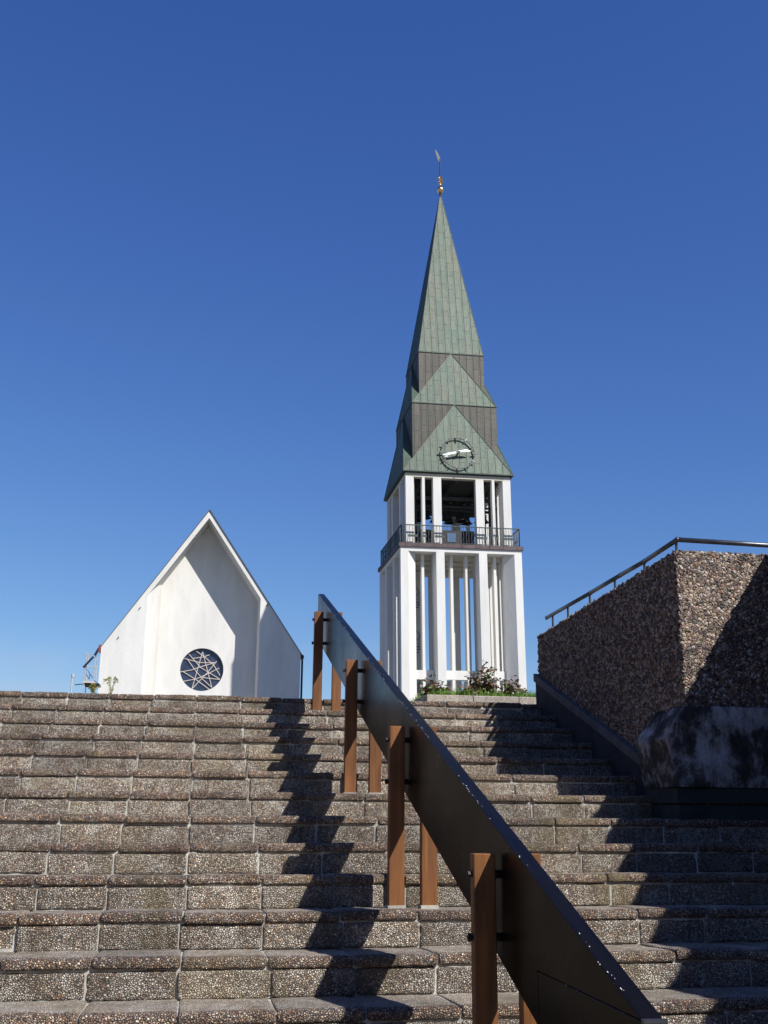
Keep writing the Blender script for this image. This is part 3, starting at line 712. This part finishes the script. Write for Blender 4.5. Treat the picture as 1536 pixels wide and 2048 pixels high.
# roof slabs and metal verge
b = MB()
for sgn, xe in ((-1, xl), (1, xr_)):
    xo = xe+sgn*.17; zo = roofz(xo)
    a0 = (xo, zo); a1 = (cx, pz); t = .05
    ys = (CY-.09, Yb+.1)
    v = [(a0[0], ys[0], a0[1]+.004), (a1[0], ys[0], a1[1]+.004), (a1[0], ys[0], a1[1]+t*1.75), (a0[0], ys[0], a0[1]+t*1.2)]
    v += [(p[0], ys[1], p[2]) for p in v]
    b.add(v, [(0, 1, 2, 3), (7, 6, 5, 4), (0, 4, 5, 1), (1, 5, 6, 2), (2, 6, 7, 3), (3, 7, 4, 0)], 'roof_dark')
rel(b, 'roof', ch)
b = MB(); b.tube((xr_+.13, CY+.10, GZ), (xr_+.13, CY+.10, ez-.32), .075, 'black_metal', 8); b.box((xr_+.02, CY+.02, ez-.34), (xr_+.24, CY+.26, ez-.12), 'black_metal'); rel(b, 'downpipe', ch)
for (x, z) in ((-5.65, 12.75), (-4.3, 14.9), (-3.2, 16.0)):
    b = MB(); b.bar((x-.06, (CY if x < -3.5 else Ys-.7)-.04, z-.09), (x+.06, (CY if x < -3.5 else Ys-.7)-.04, z+.09), .05, .06, 'black_metal', (0, 1, 0)); rel(b, 'wall_lug', ch)
b = MB(); b.bar((4.62, CY-.04, 15.42), (4.74, CY-.04, 15.58), .05, .06, 'black_metal', (0, 1, 0))
rel(b, 'wall_lug', ch)

# scaffold, rubbish chute and lamp mast beside the church
sc = empty('scaffold', (-7.1, 75.5, 2.56), 'slim steel scaffold with a platform beside the left corner of the church', 'scaffold')
b = MB()
for x, zt3 in ((-7.5, 11.45), (-6.88, 11.4)):
    for y in (75.0, 76.3): b.tube((x, y, 2.5), (x, y, zt3), .035, 'scaf', 6)
rel(b, 'upright', sc)
for aa, bb in (((-7.5, 75, 11.3), (-6.88, 75, 11.3)), ((-7.5, 75, 10.45), (-6.7, 75, 10.42)), ((-7.5, 76.3, 11.3), (-6.88, 76.3, 11.3))):
    b = MB(); b.tube(aa, bb, .025, 'scaf', 6); rel(b, 'guard_rail', sc)
b = MB(); b.tube((-7.45, 75, 10.35), (-6.95, 75, 9.7), .03, 'scafblue', 6); b.tube((-7.45, 75.1, 10.0), (-7.2, 75.1, 9.62), .03, 'scafblue', 6); b.tube((-7.2, 75.1, 9.62), (-7.17, 75.1, 10.0), .025, 'scafblue', 6); b.tube((-6.88, 75, 9.55), (-6.6, 75, 9.35), .03, 'scafblue', 6); rel(b, 'brace', sc)
b = MB(); b.box((-7.55, 74.9, 9.36), (-6.85, 76.4, 9.48), 'tracery'); b.box((-7.5, 75.0, 9.2), (-6.5, 76.3, 9.355), 'black_metal'); b.tube((-8.1, 75, 9.22), (-7.55, 75, 9.28), .03, 'black_metal', 6); rel(b, 'platform', sc)
cht = empty('rubbish_chute', (-7.0, 74.8, 9.5), 'dark blue and red tubular chute slanting down from the church eave to the scaffold', 'chute')
b = MB(); b.tube((-7.62, 74.8, 10.36), (-7.0, 74.8, 11.12), .075, 'navy', 10); b.tube((-6.93, 74.8, 11.2), (-6.68, 74.8, 11.7), .085, 'navy', 10); rel(b, 'blue_tube', cht)
b = MB(); b.tube((-6.70, 74.78, 11.42), (-6.62, 74.78, 11.93), .075, 'red', 10); rel(b, 'red_tube', cht)
lm = empty('lamp_mast', (-8.3, 75, 2.56), 'thin pale lamp mast standing far left behind the top step', 'lamp post')
b = MB(); b.tube((-8.3, 75, 2.5), (-8.3, 75, 9.75), .05, 'scaf', 8); rel(b, 'mast', lm); b = MB(); b.lathe([(0, -.12), (.1, -.1), (.1, .1), (0, .14)], 'scaf', (-8.28, 75, 9.82), 10); rel(b, 'lamp_head', lm)

# the church group stands a little farther back than the plane it was measured in
KC = 79.5/77.0
for o in (ch, sc, cht, lm):
    o.location = Vector((0, 0, 1.6))+(Vector(o.location)-Vector((0, 0, 1.6)))*KC; o.scale = (KC,)*3

# ------------------------------------------------------------------ bell tower (built about its own axis, then set in place)
tw = bpy.data.objects.new('bell_tower', None); C.objects.link(tw)
tag(tw, 'white open bell tower with stepped green copper spire and clock, right of the church', 'bell tower')
TX, TY = 16.64, 70.04
tw.location = (TX, TY, 2.56); tw.rotation_euler = (0, -.0118, 0)
ZB = 2.56
def tb(mb_, name, parent=None, smooth=False, bev=0):
    o = mb_.build(name, parent or tw, smooth, bev=bev); o.data.transform(Matrix.Translation((0, 0, -ZB))); return o
def rotp(poly, k):
    c, s_ = [(1, 0), (0, 1), (-1, 0), (0, -1)][k]
    return [(x*c-y*s_, x*s_+y*c) for x, y in poly]
H1 = 4.04
# lower storey
for k in range(4):
    # corner pillar at (-H,-H): two faces and an inward splay
    s1, s2 = .50, 1.08
    poly = [(-H1, -H1), (-H1+s1, -H1), (-H1+s2, -H1+.60), (-H1+s2, -H1+s2), (-H1+.60, -H1+s2), (-H1, -H1+s1)]
    b = MB(); b.prism(rotp(poly, k), 0+ZB-.1, 17.44, 'white'); tb(b, 'corner_pillar')
    for sg in (-1, 1):
        xc = 1.425*sg; dp = (1.35, .9, .45, .9)[k]; wd = .36 if k == 0 else .275
        poly = [(xc-.275, -H1), (xc+.275, -H1), (xc+wd, -H1+dp), (xc-wd, -H1+dp)]
        b = MB(); b.prism(rotp(poly, k), ZB-.1, 17.44, 'white'); tb(b, 'pillar')
        for xx in (.50*sg, 2.42*sg):
            if k == 2 and abs(xx) < 1: xx *= .9
            dp = 1.35 if k == 0 else 1.0
            poly = [(xx-.085, -H1+.80), (xx+.085, -H1+.80), (xx+.085, -H1+dp), (xx-.085, -H1+dp)]
            if k == 2: poly = [(xx-.085, -H1+.1), (xx+.085, -H1+.1), (xx+.085, -H1+.3), (xx-.085, -H1+.3)]
            b = MB(); b.prism(rotp(poly, k), ZB-.1, 17.44, 'white'); tb(b, 'slender_column')
    # spandrel beams between the slender columns
    for xa, xb in ((-H1+1.075, -1.78), (-1.05, 1.05), (1.78, H1-1.075)):
        poly = [(xa, -H1+.785), (xb, -H1+.785), (xb, -H1+1.36), (xa, -H1+1.36)]
        b = MB(); b.prism(rotp(poly, k), 9.32, 9.90, 'white'); tb(b, 'tie_beam')
b = MB(); o1, o2 = H1-.004, H1-.52
b.box((-o1, -o1, 17.442), (o1, o1, 17.72), 'white'); tb(b, 'ring_beam')
b = MB(); 
for k in range(-1, 2): b.box((-3.0, k*1.5-.12, 17.26), (3.0, k*1.5+.12, 17.44), 'beige')
b.box((-3.3, -3.3, 17.405), (3.3, 3.3, 17.440), 'beige'); tb(b, 'soffit')
b = MB(); b.box((-4.15, -4.15, 17.722), (4.15, 4.15, 17.97), 'copper_edge')
for k in range(-4, 5):
    for sgn in (-1, 1): b.box((k*.93-.012, sgn*4.15-.02, 17.73), (k*.93+.012, sgn*4.15+.02, 17.98), 'seam'); b.box((sgn*4.15-.02, k*.93-.012, 17.73), (sgn*4.15+.02, k*.93+.012, 17.98), 'seam')
tb(b, 'balcony_slab')
# spiral stair
b = MB(); sx, sy = -2.55, .9
b.tube((sx, sy, ZB), (sx, sy, 17.4), .07, 'rail_dark', 8)
n_ = 62
for k in range(n_):
    a = k*R(28); z = ZB+.25+k*.235; ca, sa = math.cos(a), math.sin(a)
    p0 = Vector((sx, sy, z)); e1 = Vector((sx+ca*.72-sa*.16, sy+sa*.72+ca*.16, z)); e2 = Vector((sx+ca*.72+sa*.16, sy+sa*.72-ca*.16, z)); dn = Vector((0, 0, .035))
    b.add([p0, e2, e1, p0+dn, e2+dn, e1+dn], [(0, 2, 1), (3, 4, 5), (1, 2, 5, 4), (0, 1, 4, 3), (2, 0, 3, 5)], 'rail_dark')
ss = tb(b, 'spiral_stair')
b = MB(); 
for k in range(n_-1):
    a = k*R(28); a2 = (k+1)*R(28); z = ZB+1.2+k*.235
    b.tube((sx+math.cos(a)*.72, sy+math.sin(a)*.72, z), (sx+math.cos(a2)*.72, sy+math.sin(a2)*.72, z+.235), .022, 'rail_dark', 5)
    b.tube((sx+math.cos(a)*.72, sy+math.sin(a)*.72, z-.95), (sx+math.cos(a)*.72, sy+math.sin(a)*.72, z), .013, 'rail_dark', 4)
o = b.build('stair_rail', ss); o.data.transform(Matrix.Translation((0, 0, -ZB)))
b = MB(); b.box((sx-1.02, sy-.95, ZB), (sx+.9, sy+1.0, 17.2), 'beige')
# service shaft wall behind the stair
b = MB(); b.box((-2.95, 1.75, ZB), (-2.05, 1.85, 17.25), 'beige'); tb(b, 'shaft_panel')

# railing: four sides
for k in range(4):
    b = MB(); Hr = 3.95
    def rp(x, y, z):
        (xx, yy), = rotp([(x, y)], k); return (xx, yy, z)
    zr = 19.20; z0_ = 17.97
    b.bar(rp(-Hr, -Hr, zr), rp(Hr, -Hr, zr), .07, .06, 'rail_dark'); b.bar(rp(-Hr, -Hr, z0_+.10), rp(Hr, -Hr, z0_+.10), .03, .03, 'rail_dark')
    for xx, ww in ((-3.2, .66), (-2.42, .25), (-1.42, .66), (1.42, .66), (2.42, .25), (3.2, .66)):
        b.bar(rp(xx-ww/2, -Hr, z0_+.52), rp(xx+ww/2, -Hr, z0_+.52), .04, .15, 'rail_dark')
    nb = 44
    for j in range(nb+1):
        x = -Hr+2*Hr*j/nb
        zz = sum(1 for xx, ww in ((-3.2, .66), (-2.42, .25), (-1.42, .66), (1.42, .66), (2.42, .25), (3.2, .66)) if abs(x-xx) < ww/2)
        b.bar(rp(x, -Hr, z0_), rp(x, -Hr, zr), .02 if j % 11 else .045, .024 if j % 11 else .045, 'rail_dark', (0, 1, 0))
        if j % 2 == 0 and j < nb: b.bar(rp(x, -Hr, z0_+.57), rp(x+2*Hr/nb, -Hr, zr), .012, .012, 'rail_dark', (0, 1, 0)); b.bar(rp(x, -Hr, z0_+.1), rp(x+2*Hr/nb, -Hr, z0_+.47), .012, .012, 'rail_dark', (0, 1, 0))
    tb(b, 'balcony_railing')

# belfry
H2 = 3.58
for k in range(4):
    poly = [(-H2, -H2), (-H2+.54, -H2), (-H2+.66, -H2+.45), (-H2+.66, -H2+.66), (-H2+.45, -H2+.66), (-H2, -H2+.54)]
    b = MB(); b.prism(rotp(poly, k), 17.965, 22.60, 'white'); tb(b, 'belfry_corner_pillar')
    for sg in (-1, 1):
        xc = 1.45*sg; b = MB(); b.prism(rotp([(xc-.275, -H2), (xc+.275, -H2), (xc+.275, -H2+.45), (xc-.275, -H2+.45)], k), 17.965, 22.60, 'white'); tb(b, 'belfry_pillar')
        xc = 2.38*sg; b = MB(); b.prism(rotp([(xc-.09, -H2+.002), (xc+.09, -H2+.002), (xc+.09, -H2+.44), (xc-.09, -H2+.44)], k), 17.965, 22.60, 'white'); tb(b, 'belfry_slender_column')
    b = MB(); b.prism(rotp([(-H2, -H2+.01), (H2-.47, -H2+.01), (H2-.47, -H2+.47), (-H2, -H2+.47)], k), 22.602, 22.86, 'beige'); tb(b, 'belfry_beam')
b = MB(); b.box((-3.66, -3.66, 22.862), (3.66, 3.66, 22.90), 'dark_in'); 
for x in (-2.2, 0, 2.2): b.box((x-.12, -3.1, 22.45), (x+.12, 3.1, 22.86), 'dark_in')
b.box((-3.1, -1.9, 21.55), (3.1, -1.7, 21.8), 'dark_in'); b.box((-3.1, .8, 21.2), (3.1, 1.0, 21.4), 'dark_in'); b.box((-3.1, -1.9, 21.05), (3.1, -1.74, 21.16), 'dark_in')
for x in (-2.6, 2.6): b.box((x-.09, -1.88, 17.97), (x+.09, -1.72, 22.4), 'dark_in'); b.box((x-.09, .82, 17.97), (x+.09, .98, 22.4), 'dark_in')
b.box((-3.0, 2.2, 21.75), (3.0, 2.3, 22.86), 'dark_in'); b.box((-3.0, -1.2, 21.0), (3.0, -.9, 21.12), 'dark_in')
b.box((-2.9, 1.21, 19.9), (2.9, 1.31, 20.1), 'dark_in')
tb(b, 'bell_frame')
bellp = [(.10, 1.0), (.30, .98), (.42, .85), (.50, .5), (.62, .22), (.80, .04), (.86, 0), (.80, -.01), (.55, .2), (.4, .5), (.3, .8), (0, .85)]
for x, y, z, s_ in ((-.25, -1.1, 20.40, .55), (.72, -1.1, 20.34, .60), (-1.75, -1.1, 20.45, .5), (2.2, -1.1, 20.3, .62), (-2.5, -.4, 20.6, .4), (.2, -1.5, 21.5, .35), (1.2, -1.4, 21.45, .4), (-.9, -1.4, 21.5, .35), (-.6, .9, 20.75, .5), (.4, .9, 20.7, .5), (-1.8, .9, 20.8, .5), (1.6, .9, 20.7, .55)):
    b = MB(); b.lathe([(r*s_, h*s_) for r, h in bellp], 'bronze', (x, y, z), 20); b.tube((x, y, z+.8*s_), (x, y, z+1.15*s_), .05, 'dark_in', 6); tb(b, 'bell', smooth=True)
b = MB(); b.box((-2.35, -2.5, 17.97), (1.30, 1.2, 19.30), 'cabin')
for x in range(12): b.box((-2.3+x*.31, -2.512, 17.98), (-2.27+x*.31, -2.5, 19.28), 'dark_in')
cb_ = tb(b, 'bell_ringers_cabin')
b = MB(); b.box((-.60, -2.535, 18.5), (.02, -2.5, 19.12), 'cabin_glass'); o = b.build('cabin_window', cb_); o.data.transform(Matrix.Translation((0, 0, -ZB)))

# copper roof tiers
def face_uv(vs, ax): return [((v[0] if ax == 0 else v[1]), v[2]) for v in vs]
def addf(mb_, vs, mat, ax): mb_.add(vs, [list(range(len(vs)))], mat, [face_uv(vs, ax)])
def tier(name, a, z0, bq, z1):
    b = MB()
    for k in range(4):
        ax = k % 2
        q = lambda x, y, z: (*rotp([(x, y)], k)[0], z)
        # vertical brown wall
        addf(b, [q(-bq, -bq, z0), q(bq, -bq, z0), q(bq, -bq, z1), q(-bq, -bq, z1)], 'copper_brown', ax)
        # tilted green gable and its two little roof planes running back to the wall
        addf(b, [q(-a, -a, z0), q(a, -a, z0), q(0, -bq-.02, z1)], 'copper_green', ax)
        addf(b, [q(a, -a, z0), q(a, 0, z0), q(0, 0, z1), q(0, -bq-.02, z1)], 'copper_green', 1-ax)
        addf(b, [q(-a, 0, z0), q(-a, -a, z0), q(0, -bq-.02, z1), q(0, 0, z1)], 'copper_green', 1-ax)
    b.box((-a, -a, z0-.045), (a, a, z0-.001), 'seam')
    o = tb(b, name)
    # standing seams and ridge rolls
    s_ = MB(); pitch = .49
    for k in range(4):
        q = lambda x, y, z: (*rotp([(x, y)], k)[0], z)
        nn = int(a/pitch)+1
        for j in range(-nn, nn+1):
            x = j*pitch+.12
            t = 1-abs(x)/a
            if t > .02: s_.bar(q(x, -a-.004, z0), q(x, -a+(a-bq)*t-.012, z0+(z1-z0)*t), .032, .03, 'seam', (0, 1, 0))
            if abs(x) < bq and t < 1:
                zlo = z0+(z1-z0)*(1-abs(x)/a)
                if zlo < z1-.1: s_.bar(q(x, -bq-.008, zlo), q(x, -bq-.008, z1), .032, .03, 'seam', (0, 1, 0))
        for sg in (-1, 1): s_.bar(q(sg*a, -a, z0), q(0, -bq-.03, z1), .045, .05, 'copper_green' if sg < 0 else 'seam', (0, 1, 0))
        s_.bar(q(-bq, -bq-.02, z1+.0), q(bq, -bq-.02, z1), .05, .05, 'seam')
        s_.bar(q(-a, -a-.01, z0), q(a, -a-.01, z0), .05, .06, 'seam')
    so_ = s_.build('seam', o); so_.data.transform(Matrix.Translation((0, 0, -ZB)))
    return o
t3 = tier('lower_roof_tier', 3.76, 22.945, 2.96, 28.07)
t2 = tier('upper_roof_tier', 2.96, 28.075, 2.32, 32.12)
b = MB(); zs, ze, r0, r1 = 32.125, 45.9, 2.32, .05
for k in range(4):
    q = lambda x, y, z: (*rotp([(x, y)], k)[0], z)
    addf(b, [q(-r0, -r0, zs), q(r0, -r0, zs), q(r1, -r1, ze), q(-r1, -r1, ze)], 'copper_green', k % 2)
sp = tb(b, 'spire')
s_ = MB()
for k in range(4):
    q = lambda x, y, z: (*rotp([(x, y)], k)[0], z)
    for j in range(-5, 6):
        x = j*.49+.12
        if abs(x) < r0:
            t = (r0-abs(x))/(r0-r1); t = min(t, 1); rr = r0+(r1-r0)*t
            s_.bar(q(x, -r0-.004, zs), q(x, -rr-.004, zs+(ze-zs)*t), .032, .03, 'seam', (0, 1, 0))
    s_.bar(q(r0, -r0, zs), q(r1, -r1, ze), .035, .035, 'seam', (0, 1, 0)); s_.bar(q(-r0, -r0-.01, zs), q(r0, -r0-.01, zs), .05, .05, 'seam')
    s_.box((-.0, -.0, 0), (0, 0, 0), 'seam') if False else None
s_.bar((.02, -.62, 42.3), (.05, -.60, 42.55), .05, .06, 'seam', (0, 1, 0))
o = s_.build('seam', sp); o.data.transform(Matrix.Translation((0, 0, -ZB)))
# finial
b = MB(); b.tube((0, 0, 45.8), (0, 0, 49.15), .035, 'black_metal', 8); b.lathe([(.07, 45.85), (.11, 45.95), (.06, 46.05), (.12, 46.12), (.05, 46.2)], 'copper_edge', (0, 0, 0), 12)
fi = tb(b, 'finial')
def sub(mb_, name, par, smooth=False):
    o = mb_.build(name, par, smooth); o.data.transform(Matrix.Translation((0, 0, -ZB))); return o
b = MB(); b.lathe([(.27*math.sin(math.pi*t/14)+.0005, 46.47-.27*math.cos(math.pi*t/14)) for t in range(15)], 'gold', (0, 0, 0), 24); sub(b, 'ball', fi, True)
b = MB(); rg = random.Random(4)
for ring_z, rr, n_ in ((46.95, .22, 7), (47.2, .30, 8), (47.42, .2, 6)):
    for k in range(n_):
        a = 2*math.pi*k/n_+ring_z*3; c_ = Vector((0, 0, ring_z)); tip = Vector((math.cos(a)*rr, math.sin(a)*rr, ring_z+.10)); tt = Vector((-math.sin(a), math.cos(a), 0))*.07
        b.add([c_, c_.lerp(tip, .6)+tt, tip, c_.lerp(tip, .6)-tt+Vector((0, 0, .05))], [(0, 1, 2, 3)], 'gold')
    b.lathe([(.02, ring_z-.05), (.11, ring_z), (.02, ring_z+.06)], 'gold', (0, 0, 0), 10)
sub(b, 'leaf_crown', fi)
b = MB(); b.add([(0, -.012, 48.75), (.05, -.012, 49.05), (.0, -.012, 49.35), (-.32, -.012, 49.98), (-.30, -.012, 49.6), (-.12, -.012, 49.0),
                 (0, .012, 48.75), (.05, .012, 49.05), (.0, .012, 49.35), (-.32, .012, 49.98), (-.30, .012, 49.6), (-.12, .012, 49.0)],
                [(0, 1, 2, 3, 4, 5), (11, 10, 9, 8, 7, 6)]+[(i, (i+1) % 6 + 0, 6+(i+1) % 6, 6+i) for i in range(6)], 'vane'); sub(b, 'weather_vane', fi)

# clock on the front gable of the lower tier
def clock():
    a, z0, bq, z1 = 3.76, 22.945, 2.96, 28.07
    tilt = math.atan2(a-bq, z1-z0)
    ctr = Vector((0.0, -a+(24.33-z0)*math.tan(tilt), 24.33)); up = Vector((0, math.sin(tilt), math.cos(tilt))); out = Vector((0, -math.cos(tilt), math.sin(tilt))); rt = Vector((1, 0, 0))
    P = lambda x, y, d: ctr+rt*x+up*y+out*d
    Rr = 1.13; b = MB(); n_ = 48
    for k in range(n_):
        a1, a2 = 2*math.pi*k/n_, 2*math.pi*(k+1)/n_
        b.bar(P(math.cos(a1)*Rr, math.sin(a1)*Rr, .18), P(math.cos(a2)*Rr, math.sin(a2)*Rr, .18), .05, .07, 'rail_dark', out)
    for k in range(6):
        a1 = 2*math.pi*k/6+.3; b.tube(P(math.cos(a1)*Rr, math.sin(a1)*Rr, -.02), P(math.cos(a1)*Rr, math.sin(a1)*Rr, .18), .02, 'black_metal', 5)
    ck = tb(b, 'clock')
    b = MB(); b.tube(P(0, 0, -.02), P(0, 0, .34), .05, 'black_metal', 8); sub(b, 'clock_hub', ck)
    for k in range(12):
        a1 = 2*math.pi*k/12; ca, sa = math.sin(a1), math.cos(a1)
        b = MB(); lo_, hi_ = (Rr-.17, Rr+.19) if k % 3 == 0 else (Rr-.12, Rr+.15)
        mt = 'rail_dark' if k not in (1, 4) else 'pipe'
        b.bar(P(ca*lo_, sa*lo_, .21), P(ca*hi_, sa*hi_, .21), .09 if k % 3 == 0 else .06, .05, mt, out); sub(b, 'hour_mark', ck)
    b = MB(); e = Vector((-1.08, -.27)); 
    b.bar(P(.22, .055, .33), P(e.x*.35, e.y*.35, .33), .13, .03, 'white_metal', out); b.bar(P(e.x*.3, e.y*.3, .33), P(e.x*.75, e.y*.75, .33), .15, .03, 'white_metal', out)
    b.bar(P(e.x*.72, e.y*.72, .33), P(e.x, e.y-.0, .33), .07, .03, 'white_metal', out); b.bar(P(e.x*.72, e.y*.72-.16, .33), P(e.x*.9, e.y*.9-.13, .33), .06, .03, 'white_metal', out); sub(b, 'minute_hand', ck)
    b = MB(); b.bar(P(-.15, -.02, .38), P(.35, .07, .38), .15, .03, 'white_metal', out)
    v = [P(.33, -.04, .38), P(.60, .02, .38), P(.86, .06, .38), P(.62, .17, .38), P(.33, .17, .38)]; v2 = [p+out*.03 for p in v]
    b.add(v+v2, [(4, 3, 2, 1, 0), (5, 6, 7, 8, 9)]+[(i, (i+1) % 5, 5+(i+1) % 5, 5+i) for i in range(5)], 'white_metal')
    b.lathe([(.0, .0), (.12, .0), (.12, .06), (0, .07)], 'white_metal', tuple(P(0, 0, .40)), 12); sub(b, 'hour_hand', ck)
clock()

# ------------------------------------------------------------------ render settings
S.render.engine = 'CYCLES'
try:
    S.cycles.max_bounces = 8; S.cycles.diffuse_bounces = 4
except Exception: pass
S.render.resolution_x = 768; S.render.resolution_y = 1024
